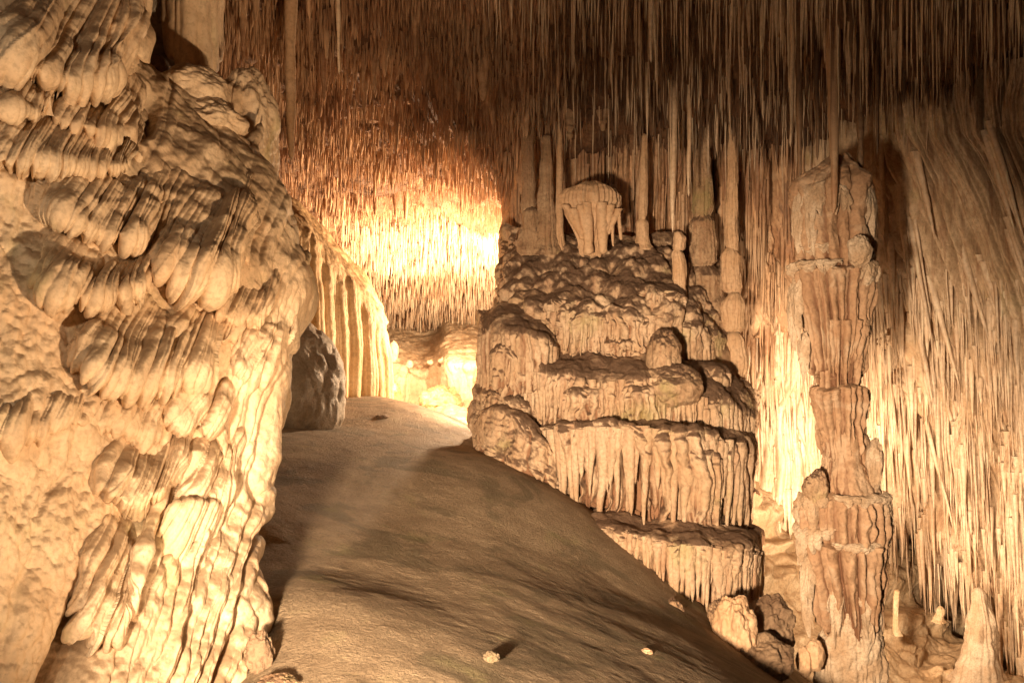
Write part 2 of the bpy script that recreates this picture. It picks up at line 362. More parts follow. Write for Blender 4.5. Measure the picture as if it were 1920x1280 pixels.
# ------------------------------------------------------------------ the pale flowstone cliff on the left
E = [(-160, 235), (0, 246), (110, 262), (200, 400), (300, 495), (430, 532), (530, 552), (610, 536), (700, 512), (800, 480), (900, 460), (1000, 455), (1120, 452), (1300, 446), (1500, 430)]
EY = {-160: 5.9, 0: 6.1, 110: 6.3, 200: 6.7, 300: 6.6, 430: 6.35, 530: 6.2, 610: 6.1, 700: 6.05, 800: 6.0, 900: 5.9, 1000: 5.8, 1120: 5.6, 1300: 5.3, 1500: 5.0}
def cliff_ctrl():
    rows = [-160, 0, 110, 200, 300, 430, 530, 610, 700, 800, 900, 1000, 1120, 1300, 1500]
    left = {-160: 5.4, 0: 5.2, 110: 5.1, 200: 5.0, 300: 4.9, 430: 4.8, 530: 4.7, 610: 4.65, 700: 4.55, 800: 4.45, 900: 4.4, 1000: 4.3, 1120: 4.25, 1300: 4.2, 1500: 4.1}
    ctrl = []
    for f, dd in ((-0.9, -0.5), (-0.3, -0.15), (0.0, 0.0), (0.28, 0.20), (0.52, 0.42), (0.74, 0.64), (0.9, 0.82), (0.98, 0.95), (1.0, 1.12), (0.96, 1.6), (0.7, 2.4)):
        st = []
        for y, xe in zip(rows, [e[1] for e in E]):
            YL = left[y]; YR = EY[y]; st.append((xe*f, y, YL+(YR-YL)*dd))
        ctrl.append(st)
    return ctrl
LIPS = [  # drip line in photo pixels, forward bulge m, height px, pleat width m, pleat depth m
    (((-60, 90), (0, 105), (70, 140), (130, 158), (195, 150), (238, 100), (252, 40)), 0.30, 200, 0.15, 0.11),
    (((-60, 200), (0, 208), (80, 215), (140, 238), (200, 252), (250, 240)), 0.20, 110, 0.11, 0.09),
    (((-60, 300), (0, 304), (100, 312), (170, 320), (232, 312), (262, 290)), 0.15, 92, 0.07, 0.06),
    (((60, 392), (110, 405), (165, 425), (220, 445), (270, 442), (298, 410)), 0.17, 120, 0.09, 0.08),
    (((255, 430), (300, 498), (350, 522), (395, 530), (430, 500), (452, 440)), 0.22, 210, 0.13, 0.09),
    (((50, 500), (95, 545), (150, 562), (215, 556), (265, 530), (300, 490)), 0.18, 105, 0.10, 0.09),
    (((120, 640), (170, 690), (235, 722), (300, 722), (370, 700), (420, 640)), 0.20, 165, 0.11, 0.09),
    (((375, 560), (410, 590), (450, 605), (495, 590), (520, 540)), 0.14, 90, 0.09, 0.06),
    (((300, 620), (340, 650), (385, 660), (430, 640), (455, 600)), 0.14, 90, 0.09, 0.06),
    (((420, 640), (450, 690), (490, 700), (530, 660), (548, 600)), 0.14, 130, 0.10, 0.06),
    (((-60, 815), (0, 822), (120, 800), (220, 806), (290, 815), (330, 790)), 0.10, 120, 0.09, 0.05),
    (((290, 740), (325, 790), (365, 812), (400, 805), (425, 760)), 0.16, 120, 0.11, 0.07),
    (((170, 890), (215, 935), (265, 945), (315, 915), (352, 850)), 0.18, 120, 0.10, 0.08),
        (((130, 1090), (165, 1180), (215, 1200), (250, 1120), (275, 1010)), 0.15, 240, 0.09, 0.08),
        (((330, 860), (365, 930), (400, 940), (430, 900), (445, 820)), 0.12, 150, 0.09, 0.06),
]
FS = [-0.9, -0.3, 0.0, 0.28, 0.52, 0.74, 0.9, 0.98, 1.0]; DS = [-0.5, -0.15, 0.0, 0.20, 0.42, 0.64, 0.82, 0.95, 1.05]
LROW = {-160: 5.4, 0: 5.2, 110: 5.1, 200: 5.0, 300: 4.9, 430: 4.8, 530: 4.7, 610: 4.65, 700: 4.55, 800: 4.45, 900: 4.4, 1000: 4.3, 1120: 4.25, 1300: 4.2, 1500: 4.1}
def cliff_Y(px, py):
    e = np.interp(py, [q[0] for q in E], [q[1] for q in E]); a = np.interp(py, list(LROW), list(LROW.values())); b = np.interp(py, list(EY), list(EY.values()))
    return a+(b-a)*np.interp(px/e, FS, DS)
def ledge(q_, pl, bulge, reach, wid, amp):
    pl = resample(np.array(pl, float), 0, 11); n = len(pl); c = []
    bulge *= 1.55
    for i, (x, y) in enumerate(pl):
        e = min(i, n-1-i); k = (-0.5, 0.45, 0.9, 1.0, 1.0, 1.0)[e]; h = reach*(0.6, 0.85, 1, 1, 1, 1)[e]
        b = bulge*k; Yb = lambda q: float(cliff_Y(x-0.22*(q-1)*h, y+(q-1)*h))
        prof = [(-0.35, 0.30), (-0.12, 0.06), (0.08, -0.15*b/bulge*bulge), (0.3, -0.50*b), (0.52, -0.75*b), (0.72, -0.93*b), (0.88, -1.05*b), (0.97, -1.0*b), (1.02, -0.72*b), (1.0, -0.3*b), (0.95, 0.25)]
        c.append([(x-0.22*(q-1)*h, y+(q-1)*h, Yb(q)+dy) for q, dy in prof])
    sd = 1300+q_*13
    def f(s, t, u, v, G):
        sl = s-0.30*G[..., 2]; e = sm(0, 0.12, u)*(1-sm(0.88, 1, u)); m = sm(0.10, 0.45, v)*(1-0.5*sm(0.90, 1, v))
        p = (0.80*pleats(sl, wid*1.05, sd, v*0.5, 0.5)+0.32*pleats(sl+1.1, wid*0.45, sd+1, v, 0.6))*(0.85+0.3*rnd(np.floor(sl/wid/1.05+7), sd+4))
        d = m*amp*1.35*(p-0.55)*(0.3+0.7*e)+0.09*fbm(G[..., 0]*3.0, G[..., 1]*3.0, G[..., 2]*3, sd+2, 3)+0.010*fbm(G[..., 0]*16, G[..., 1]*16, G[..., 2]*12, sd+3, 4)
        off = np.zeros(G.shape); w = sm(0.45, 0.86, v)*e; off[..., 2] = -w*0.95*wid*(p-0.62); off[..., 0] = -w*0.35*wid*(p-0.6)
        return d, off
    W = (pl[-1][0]-pl[0][0])
    return loft_obj('drip_ledge', c, int(100+W*0.95), int(90+reach*1.0), M['cliff'], f, cliff)
def cliff_disp(s, t, u, v, G):
    px, py = topx(G)
    d = 0.10*fbm(G[..., 0]*1.3, G[..., 1]*1.3, G[..., 2]*1.3, 41, 3)
    d = d+0.035*fbm(G[..., 0]*7, G[..., 1]*7, G[..., 2]*5, 42, 3)
    pe = pleats((px+0.30*py)/100, 0.30, 51, py/200, 0.6); pe2 = pleats((px+0.30*py)/100, 0.13, 52, py/200, 0.6)
    low = sm(600, 900, py)*sm(120, 330, px)+0.55*sm(420, 520, px)*sm(430, 560, py)+0.3*sm(180, 300, px)*sm(300, 420, py)
    d = d+low*(0.085*pe+0.03*pe2)+0.02*pe*(1-low)
    rough = (1-sm(150, 320, px))*sm(220, 420, py)
    d = d+rough*0.028*lumps(px/15, py/22, 0*px, 61)+0.010*lumps(px/11, py/18, 0*px+2, 62)
    # hollow beside the upper lip and deep clefts low down
    d = d-0.28*sm(0, 1, 1-np.hypot((px-265)/45, (py-215)/60))-0.30*np.exp(-((px+0.42*(py-1000)-215)/28)**2)*sm(900, 1080, py)
    return d
cliff = thing('flowstone_cliff', 'tall cream flowstone cliff of stacked dripping ledges filling the near side of the cave', 'flowstone cliff')
cliff_c = cliff_ctrl()
loft_obj('cliff_face', cliff_c, 620, 1000, M['cliff'], cliff_disp, cliff)

def tier_ctrl(st, cd, ch, und=0.35, lean=0.0):
    """st: (px, lip_y, bottom_y, Y); cd cap depth m, ch cap height px"""
    out = []
    for x, yl, yb, Y in st:
        h = yb-yl
        out.append([(x, yl-ch, Y+cd), (x, yl-ch*0.62, Y+cd*0.62), (x, yl-ch*0.28, Y+cd*0.25), (x, yl, Y+0.02), (x, yl+h*0.2, Y-0.02),
                    (x, yl+h*0.5, Y+lean*0.5), (x, yl+h*0.8, Y+lean*0.8), (x, yb, Y+lean), (x, yb+4, Y+lean+und*0.5), (x, yb-6, Y+lean+und)])
    return out
def tier_disp(width, amp, seed, cap=0.06, v0=0.36, v1=0.80, taper=0.55, knobs=3.5, rough=0.02, hang=0.0, two=0.55, big=0.085, wavy=0.10):
    def f(s, t, u, v, G):
        vv = np.clip((v-v0)/(v1-v0), 0, 1)
        w2 = width*(1+0.35*vn(s*0.8, 0*s, 0, seed+33))
        fl = flutes(s+0.25*width*vn(s*1.1, v*5, 0, seed+31), vv, width, seed, taper, wav=0.5)
        f2 = flutes(s+3.3, vv, width*0.5, seed+70, taper*0.5, wav=0.5)
        fl = np.maximum(fl, two*f2)
        m = sm(v0-0.10, v0+0.08, v); cm = 1-m
        d = m*amp*(fl-0.5)
        lp = lumps(G[..., 0]*knobs, G[..., 1]*knobs, G[..., 2]*knobs, seed+1)
        d = d+cm*cap*(lp-0.5+0.6*fbm(G[..., 0]*5, G[..., 1]*5, G[..., 2]*5, seed+2, 4))
        d = d+rough*fbm(G[..., 0]*9, G[..., 1]*9, G[..., 2]*6, seed+3, 4)+big*fbm(G[..., 0]*1.7, G[..., 1]*1.7, G[..., 2]*1.0, seed+4, 3)
        off = np.zeros(G.shape); e = sm(v1-0.14, v1, v)
        off[..., 2] = -e*hang*(fl-0.5)+wavy*fbm(G[..., 0]*2.2, G[..., 1]*2.2, 0, seed+9, 3)*sm(0, 0.2, v)*(1-0.6*vv)
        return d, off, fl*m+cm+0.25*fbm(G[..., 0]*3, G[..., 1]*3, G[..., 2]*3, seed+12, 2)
    return f

for q, a in enumerate(LIPS): ledge(q, *a)
def fringe(st, n, r, seed, u0=0.12, u1=0.88, l0=0.55, l1=1.08):
    g = np.random.default_rng(seed); A = resample(np.array(st, float), 0, 400)
    i = (np.sort(u0+(u1-u0)*(np.arange(n)+g.uniform(-0.4, 0.4, n))/n)*399).astype(int); a = A[i]
    base = np.array([P(x, yl+4, Y+0.015) for x, yl, yb, Y in a])
    f = g.uniform(l0, l1, n); jx = g.uniform(-7, 7, n)
    tip = np.array([P(x+j, yl+(yb-yl)*k, Y+0.0) for (x, yl, yb, Y), k, j in zip(a, f, jx)])
    r0 = r*g.uniform(0.55, 1.35, n)
    base[:, 2] += g.uniform(-0.02, 0.03, n)
    return tubes(base, tip-base, r0, r0*0.12, seed, rings=22, sides=10, wob=0.03, knob=0.22, p=0.75)
def leaning(st, k, y0, cd, ch): return [[(x-k*max(y-y0, 0), y, Y) for (x, y, Y) in c] for c in tier_ctrl(st, cd, ch)]
def pleat_face(w_, a, sd, lean=0.3):
    return lambda s, t, u, v, G: a*(pleats(s+lean*G[..., 2], w_, sd, v, 0.5)+0.5*pleats(s+lean*G[..., 2], w_*0.4, sd+1, v, 0.5)-0.7)*sm(0.15, 0.4, v)+0.03*fbm(G[..., 0]*5, G[..., 1]*5, G[..., 2]*3, sd+2, 3)
loft_obj('drapery', leaning([(268, 1020, 1420, 5.7), (282, 985, 1420, 5.2), (315, 958, 1420, 5.02), (350, 948, 1420, 5.05), (385, 948, 1420, 5.2), (410, 958, 1420, 5.45), (418, 975, 1420, 6.1)], 0.34, 960, 0.4, 16),
         260, 460, M['cliff'], pleat_face(0.10, 0.075, 211, -0.32), cliff)
loft_obj('drapery', leaning([(345, 1150, 1450, 6.0), (360, 1125, 1450, 5.5), (400, 1092, 1450, 5.3), (440, 1098, 1450, 5.35), (464, 1130, 1450, 5.6), (472, 1160, 1450, 6.2)], 0.08, 1120, 0.4, 22),
         200, 300, M['cliff'], pleat_face(0.13, 0.06, 221, -0.1), cliff)
loft_obj('drapery', leaning([(425, 850, 1140, 6.8), (432, 835, 1140, 6.15), (455, 812, 1140, 6.0), (474, 822, 1110, 6.1), (482, 850, 1100, 6.4), (480, 880, 1100, 7.0)], 0.1, 830, 0.4, 16),
         140, 300, M['cliff'], pleat_face(0.12, 0.06, 231, -0.1), cliff)
# upper part behind the top ledge: grey wall, fluted drape, dark round knob, big pale knob, orange lump
loft_obj('back_wall', tier_ctrl([(180, -200, 230, 8.0), (225, -200, 230, 7.7), (280, -200, 230, 7.5), (335, -200, 230, 7.5), (380, -200, 230, 7.9)], 0.6, 10),
         160, 260, M['grey'], lambda s, t, u, v, G: 0.12*fbm(G[..., 0]*2.5, G[..., 1]*2.5, G[..., 2]*2.0, 241, 4), cliff)
loft_obj('drapery', tier_ctrl([(306, -180, 60, 8.2), (318, -180, 95, 7.3), (345, -180, 120, 7.15), (375, -180, 132, 7.2), (398, -180, 128, 7.4), (410, -180, 100, 7.8), (408, -180, 80, 8.6)], 0.5, 10),
         170, 260, M['cliff'], lambda s, t, u, v, G: 0.10*(pleats(s, 0.14, 251, v*0.6, 0.3)-0.5)*sm(0.15, 0.35, v)+0.03*fbm(G[..., 0]*5, G[..., 1]*5, G[..., 2]*3, 252, 3), cliff)
def knobf(seed, a, w_=7):
    return lambda th, v, d: a*pleats(th*w_/6.2832*1.0, 0.5, seed, v*2, 0.2)*np.clip(np.sin(v*math.pi), 0, 1)
for nm, args, kw, mt in (
        ('knob', (290, 135, 7.3, 30, 32, 0.14, 261), dict(n_amp=0.08), 'dark_rock'),
        ('knob', (247, 150, 7.2, 24, 24, 0.12, 262), dict(n_amp=0.12), 'dark_rock'),
        ('knob', (268, 185, 6.9, 30, 22, 0.14, 263), dict(n_amp=0.15), 'dark_rock'),
        ('boulder_knob', (362, 178, 6.75, 68, 52, 0.26, 264), dict(n_amp=0.16, nu=180, nv=130), 'cliff'),
        ('boulder_knob', (392, 236, 6.7, 66, 44, 0.28, 265), dict(n_amp=0.25, nu=160, nv=110), 'cliff'),
        ('boulder_knob', (462, 232, 7.4, 52, 92, 0.3, 266), dict(n_amp=0.22, nu=180, nv=160, f=knobf(3, 0.10, 9)), 'cliff'),
        ('boulder_knob', (490, 290, 7.5, 28, 74, 0.22, 267), dict(n_amp=0.22, nu=140, nv=140, f=knobf(4, 0.10, 7)), 'cliff')):
    V, Q = blob(*args, **kw); o = obj(nm, V, Q, M[mt], cliff)

# ------------------------------------------------------------------ golden curtain wall behind the cliff
gold = thing('curtain_wall', 'golden fluted curtain of joined columns behind the cream cliff, above the crest of the earth slope', 'flowstone curtain')
st = [(470, 400, 740, 12.6), (530, 405, 745, 12.7), (570, 430, 748, 12.9), (610, 470, 750, 13.2), (650, 515, 752, 13.5), (690, 560, 755, 13.9), (712, 610, 758, 14.4), (722, 640, 758, 15.0), (715, 640, 758, 16.2)]
loft_obj('curtain_face', tier_ctrl(st, 1.6, 40, 0.2), 420, 420, M['gold'],
         lambda s, t, u, v, G: (0.20*(pleats(s, 0.24, 301, v*0.8, 0.25)-0.5)+0.05*pleats(s, 0.09, 302, v, 0.3))*sm(0.25, 0.6, v)+0.09*fbm(G[..., 0]*2.5, G[..., 1]*2.5, G[..., 2]*2, 303, 4)*(1-0.6*sm(0.4, 0.6, v)), gold)
V, Q = blob(520, 735, 11.4, 112, 128, 0.8, 311, nu=300, nv=260, n_amp=0.10, power=1.15, f=lambda th, v, d: 0.13*lumps(d[..., 0]*4.5, d[..., 1]*4.5, d[..., 2]*3.2, 5)+0.02*lumps(d[..., 0]*11, d[..., 1]*11, d[..., 2]*8, 6))
tag(obj('pitted_boulder', V, Q, M['grey']), 'grey pitted boulder at the foot of the golden curtain wall', 'boulder')

# ------------------------------------------------------------------ far chamber ledge
far = thing('far_ledge', 'brightly lit flat topped ledge with drip curtain in the far chamber', 'flowstone ledge')
st = [(700, 700, 800, 22), (712, 686, 790, 20.6), (745, 684, 800, 20.4), (790, 690, 800, 20.6), (825, 684, 800, 20.2), (840, 678, 805, 19.3), (870, 680, 815, 19.1), (905, 682, 820, 19.2), (950, 684, 820, 19.4), (1010, 684, 820, 20)]
loft_obj('drip_curtain', tier_ctrl(st, 5.5, 84, 0.6), 420, 320, M['far_pale'], tier_disp(0.26, 0.20, 321, cap=0.10, v0=0.34, knobs=1.6, hang=0.05, taper=0.2, big=0.05, wavy=0.03), far)
for i, (x, y, a, b) in enumerate(((738, 660, 9, 20), (768, 683, 7, 7), (806, 679, 6, 5), (830, 676, 9, 6), (842, 684, 9, 11), (866, 684, 7, 8), (882, 672, 8, 7))):
    V, Q = blob(x, y, 19.6, a, b, a*0.0105, 331+i, nu=40, nv=30, n_amp=0.25)
    tag(obj('pale_stone', V, Q, M['chalk']), ['small white stalagmite standing on the far ledge', 'white stone beside the small stalagmite on the far ledge', 'tiny white stone near the middle of the far ledge', 'flat white stone on the brink of the far ledge', 'upright white stone on the brink of the far ledge', 'white stone on the corner of the far ledge', 'last small white stone towards the brown mound on the far ledge'][i], 'stone', 'white stones on the far ledge')
for i, (x, y, a, b, Yd) in enumerate(((826, 755, 36, 34, 18.2), (728, 742, 24, 26, 17.5), (860, 800, 70, 38, 17.0))):
    V, Q = blob(x, y, Yd, a, b, 0.5, 341+i, nu=110, nv=80, n_amp=0.3, n_scale=2.6)
    tag(obj('flowstone_boss', V, Q, M['gold']), ['bright rounded flowstone lump below the far ledge', 'small golden lump beside the foot of the curtain wall', 'low glowing flowstone hump where far floor meets brown mound'][i], 'rock')

# ------------------------------------------------------------------ the tiered brown mound
mound = thing('flowstone_mound', 'large brown flowstone mound in draped tiers like a stacked cake, standing over the earth slope', 'flowstone mound')
def mbody():
    rows = [(440, 1040, 1290, 12.3), (520, 960, 1345, 11.9), (600, 925, 1365, 11.5), (700, 920, 1385, 11.2), (800, 960, 1400, 10.9), (900, 1010, 1400, 10.7), (1000, 1090, 1400, 10.5), (1120, 1130, 1400, 10.3), (1300, 1180, 1400, 10.2)]
    c = []
    for f, dz in ((0.1, 2.6), (0.0, 1.1), (0.06, 0.5), (0.28, 0.1), (0.5, 0.0), (0.72, 0.05), (0.94, 0.4), (1.0, 1.0), (0.9, 2.6)):
        c.append([(xl+(xr-xl)*f, y, Y+dz) for y, xl, xr, Y in rows])
    return c
loft_obj('mound_core', mbody(), 260, 360, M['mound_plain'], lambda s, t, u, v, G: 0.10*fbm(G[..., 0]*2, G[..., 1]*2, G[..., 2]*2, 401, 4)+0.07*(pleats(s, 0.16, 402, v, 0.3)-0.5), mound)
T0 = [(968, 600, 640, 13.6), (948, 560, 640, 12.5), (968, 565, 650, 11.7), (1030, 582, 662, 11.25), (1100, 590, 668, 11.05), (1180, 588, 670, 11.0), (1250, 592, 690, 11.1), (1310, 610, 725, 11.35), (1352, 640, 750, 11.8), (1366, 650, 760, 12.6), (1350, 650, 760, 13.8)]
loft_obj('summit_tier', tier_ctrl(T0, 1.25, 138, 0.3, 0.05), 520, 330, M['mound'], tier_disp(0.10, 0.15, 411, cap=0.17, v0=0.38, knobs=4.6, hang=0.05), mound, extra=fringe(T0, 46, 0.040, 4101))
T1 = [(930, 640, 735, 12.9), (903, 625, 738, 12.0), (905, 622, 742, 11.4), (940, 612, 746, 10.95), (990, 620, 740, 10.8), (1035, 640, 735, 10.9), (1060, 660, 730, 11.5), (1050, 660, 730, 12.3)]
loft_obj('shoulder_tier', tier_ctrl(T1, 0.75, 40, 0.3, 0.05), 300, 230, M['mound'], tier_disp(0.10, 0.11, 421, cap=0.06, v0=0.34, knobs=4, taper=0.3), mound)
T2 = [(960, 700, 800, 12.2), (962, 700, 802, 11.3), (1000, 695, 806, 10.9), (1060, 705, 808, 10.65), (1140, 712, 808, 10.5), (1220, 706, 806, 10.45), (1290, 730, 850, 10.5), (1350, 755, 900, 10.65), (1398, 775, 930, 11.1), (1412, 790, 930, 11.7), (1400, 790, 930, 12.8)]
loft_obj('middle_tier', tier_ctrl(T2, 0.7, 52, 0.3, 0.03), 560, 300, M['mound'], tier_disp(0.095, 0.13, 431, cap=0.08, v0=0.34, knobs=3.5, hang=0.05), mound, extra=fringe(T2, 44, 0.038, 4102))
T3 = [(990, 806, 890, 11.4), (1000, 803, 900, 10.8), (1050, 797, 950, 10.45), (1110, 799, 978, 10.25), (1170, 795, 985, 10.15), (1230, 800, 998, 10.1), (1290, 815, 1008, 10.1), (1345, 820, 1016, 10.2), (1392, 825, 1016, 10.55), (1408, 830, 1015, 11.2), (1398, 830, 1010, 12.2)]
loft_obj('skirt_tier', tier_ctrl(T3, 0.35, 16, 0.35, 0.10), 640, 460, M['mound'], tier_disp(0.155, 0.25, 441, cap=0.05, v0=0.34, v1=0.80, taper=1.05, hang=0.16, two=0.5), mound, extra=fringe(T3, 40, 0.062, 4103))
T4 = [(1095, 990, 1030, 11.0), (1103, 985, 1035, 10.1), (1150, 990, 1065, 9.75), (1210, 1005, 1110, 9.6), (1270, 1018, 1140, 9.5), (1330, 1022, 1152, 9.5), (1385, 1026, 1155, 9.6), (1416, 1032, 1150, 9.95), (1422, 1036, 1148, 10.6), (1405, 1036, 1145, 11.6)]
loft_obj('base_tier', tier_ctrl(T4, 0.75, 38, 0.35, 0.08), 560, 320, M['mound'], tier_disp(0.125, 0.20, 451, cap=0.06, v0=0.36, taper=0.85, hang=0.1, knobs=2.5), mound, extra=fringe(T4, 40, 0.050, 4104))
T5 = [(915, 760, 800, 12.6), (888, 752, 800, 11.9), (895, 742, 806, 11.35), (925, 734, 812, 11.05), (965, 738, 820, 10.9), (1000, 760, 830, 11.0), (1010, 775, 840, 11.6)]
loft_obj('foot_bulge', tier_ctrl(T5, 0.5, 22, 0.3, -0.05), 200, 150, M['mound'], tier_disp(0.13, 0.05, 481, cap=0.05, v0=0.34, taper=0.1, two=0.8), mound)
T6 = [(905, 800, 850, 12.0), (886, 790, 845, 11.5), (900, 774, 850, 11.05), (945, 772, 868, 10.75), (985, 790, 885, 10.55), (1020, 822, 905, 10.45), (1050, 850, 925, 10.6), (1060, 870, 930, 11.2)]
loft_obj('foot_bulge', tier_ctrl(T6, 0.5, 20, 0.3, -0.08), 220, 160, M['mound'], tier_disp(0.16, 0.06, 491, cap=0.06, v0=0.34, taper=0.1, two=0.8), mound)
for i, (x, wd, y0, y1, Yd) in enumerate(((1120, 60, 735, 800, 10.50), (1205, 46, 728, 806, 10.40), (1320, 44, 690, 775, 10.98), (1165, 34, 640, 672, 10.98), (960, 34, 655, 735, 10.9), (1310, 44, 850, 990, 10.08), (1060, 40, 560, 610, 11.2), (1240, 44, 545, 600, 11.15))):
    st = [(x-wd*0.9, y0+10, y1-6, Yd+0.35), (x-wd, y0+6, y1-4, Yd+0.16), (x-wd*0.5, y0, y1, Yd), (x+wd*0.4, y0+1, y1+3, Yd-0.02), (x+wd, y0+8, y1-3, Yd+0.14), (x+wd*0.95, y0+12, y1-6, Yd+0.35)]
    loft_obj('apron', tier_ctrl(st, 0.25, 12, 0.25, 0.02), 130, 130, M['mound'], tier_disp(0.10, 0.13, 1500+i*17, cap=0.05, v0=0.34, taper=0.7, hang=0.06, big=0.04, wavy=0.04), mound)
for i, (x, y, Yd, a, b, rd, sc) in enumerate(((1245, 675, 10.75, 30, 56, 0.25, 8), (1262, 725, 10.6, 50, 44, 0.3, 8))):
    V, Q = blob(x, y, Yd, a, b, rd, 461+i, nu=160, nv=120, n_amp=0.22, f=lambda th, v, d: 0.07*pleats(th*1.6, 0.5, 9, v*2, 0.2)*np.sin(v*math.pi))
    obj('bulge', V, Q, M['mound_plain'], mound)
# rocks at the lower end of the mound
for i, (x, y, Yd, a, b, rd, mt, lab) in enumerate((
        (1262, 1160, 8.9, 22, 36, 0.12, 'mound_plain', 'small brown knob under the lowest fringe of the mound'),
        (1345, 1150, 8.9, 16, 26, 0.09, 'mound_plain', 'thin upright brown nub beneath the lowest drapery tier'),
        (1378, 1190, 8.7, 38, 72, 0.24, 'fan', 'orange brown leaning rock below the lowest drapery tier'),
        (1442, 1175, 9.2, 46, 58, 0.3, 'dark_rock', 'dark flat topped rock beside the orange leaning rock'),
        (1425, 1235, 8.6, 56, 44, 0.25, 'dark_rock', 'low orange brown rock at the very foot of the mound'))):
    V, Q = blob(x, y, Yd, a, b, rd, 471+i, nu=140, nv=110, n_amp=0.32, n_scale=2.4)
    tag(obj('rock', V, Q, M[mt]), lab, 'rock', 'rocks at the foot of the mound')

# fan shaped stalagmite on the summit
fan = thing('fan_stalagmite', 'peach mushroom shaped stalagmite with two thin legs on top of the brown mound', 'stalagmite')
def fanf(th, v, d): return 0.10*pleats(th*2.6, 0.5, 77, v, 0.15)*np.clip(np.sin(v*math.pi), 0, 1)
th = np.linspace(0, 2*math.pi, 260, endpoint=False)[:, None]; v = np.linspace(0, 1, 180)[None, :]
prof_v = [0, .05, .15, .28, .42, .6, .78, .9, 1]; prof_r = [0, 26, 46, 56, 57, 47, 33, 24, 20]; prof_y = [342, 345, 353, 364, 380, 402, 428, 452, 480]
R = np.interp(v, prof_v, prof_r)*np.ones_like(th); Yp = np.interp(v, prof_v, prof_y)
R = R*(0.74+0.32*pleats(th*2.9, 0.5, 71, v*1.0, 0.15))*(1+0.08*fbm(np.cos(th)*2, np.sin(th)*2, v*4, 72, 3))
k = 11.7/F; c0 = P(1108, 640, 11.7)
V = np.stack([c0[0]+np.cos(th)*R*k, 11.7+np.sin(th)*R*k*0.8, CZ+(640-Yp+4*vn(np.cos(th)*2, np.sin(th)*2, v*3, 73))*k+0*th], -1)
obj('fluted_cap', V, quads(260, 180, True), M['fan'], fan)
ribs = []
for i, (xt, yt, xb, yb, r0, r1) in enumerate(((1100, 380, 1103, 478, 11, 9), (1128, 380, 1130, 476, 11, 8), (1075, 392, 1092, 450, 10, 5), (1060, 385, 1090, 445, 8, 4), (1088, 385, 1100, 450, 8, 6), (1145, 385, 1134, 448, 9, 5), (1160, 392, 1140, 440, 7, 4), (1160, 400, 1165, 450, 4, 3), (1148, 405, 1150, 462, 4, 2))):
    Yd = 11.44; a = np.array(P(xt, yt, Yd)); b = np.array(P(xb, yb, Yd+0.03))
    V, Q = tubes([a], [b-a], r0*k, r1*k, 600+i, rings=30, sides=16, wob=0.02, knob=0.2, p=0.8)
    obj('leg' if i < 2 else 'drip', V, Q, M['fan'], fan)

# stubs and columns beside and behind the summit
def seg_column(name, label, cat, segs, Yd, mat, seed, group=None):
    root = thing(name, label, cat, P(segs[-1][0], segs[-1][2], Yd), group)
    for i, (x, y0, y1, r0, r1) in enumerate(segs):
        th = np.linspace(0, 2*math.pi, 90, endpoint=False)[:, None]; n = max(24, int((y1-y0)/2.2)); v = np.linspace(0, 1, n)[None, :]
        hh = (y1-y0)/max(r0, 1)
        R = (r0+(r1-r0)*v)*np.clip(v*hh*1.1, 0, 1)**0.45*(1 if (i < len(segs)-1) else 1+0.35*sm(0.8, 1, v))*(1-0.25*sm(0.9, 1, v)*(i < len(segs)-1))
        R = R*(0.74+0.28*pleats(th*1.9, 0.5, seed+i, v, 0.2))*(1+0.30*fbm(np.cos(th)*1.2+x, np.sin(th)*1.2, v*(y1-y0)/30, seed+i, 4))
        k = Yd/F; cx = x+4*vn(v*2.5, 0*v, 0, seed+i)
        V = np.stack([((cx-960)*k)+np.cos(th)*R*k, Yd+np.sin(th)*R*k, CZ+(640-(y0+(y1-y0)*v))*k+0*th], -1)
        obj('segment', V, quads(90, n, True), mat, root)
    return root
seg_column('stone_stump', 'tall pale column of three stacked drums just past the brown mound', 'column', [(1373, 210, 470, 7, 15), (1372, 462, 548, 19, 20), (1374, 546, 622, 20, 22), (1377, 620, 768, 23, 20)], 11.9, M['fan'], 701)
seg_column('stone_stump', 'slim pale stump directly under the long pointed pale stalactite', 'stalagmite', [(1272, 433, 470, 14, 12), (1271, 466, 556, 11, 13)], 11.5, M['fan'], 711)
seg_column('stone_stump', 'slim column with a thicker foot between fan stalagmite and slim stump', 'column', [(1205, 250, 415, 6, 9), (1203, 408, 470, 12, 15)], 12.0, M['fan'], 721)
seg_column('stone_stump', 'thick dark tan column behind the far shoulder of the brown mound', 'column', [(1314, 200, 410, 13, 20), (1318, 396, 500, 22, 26), (1322, 490, 650, 32, 40)], 12.1, M['mound_plain'], 731)
seg_column('fused_column', 'pair of joined tan columns on the far chamber side of the fan stalagmite', 'column', [(992, 215, 400, 9, 15), (994, 385, 480, 16, 24), (1024, 250, 480, 8, 24)], 12.1, M['mound_plain'], 751)
seg_column('stone_stump', 'thin tan post between the joined tan columns and fan stalagmite', 'column', [(1052, 230, 470, 4, 8)], 12.1, M['fan'], 761)

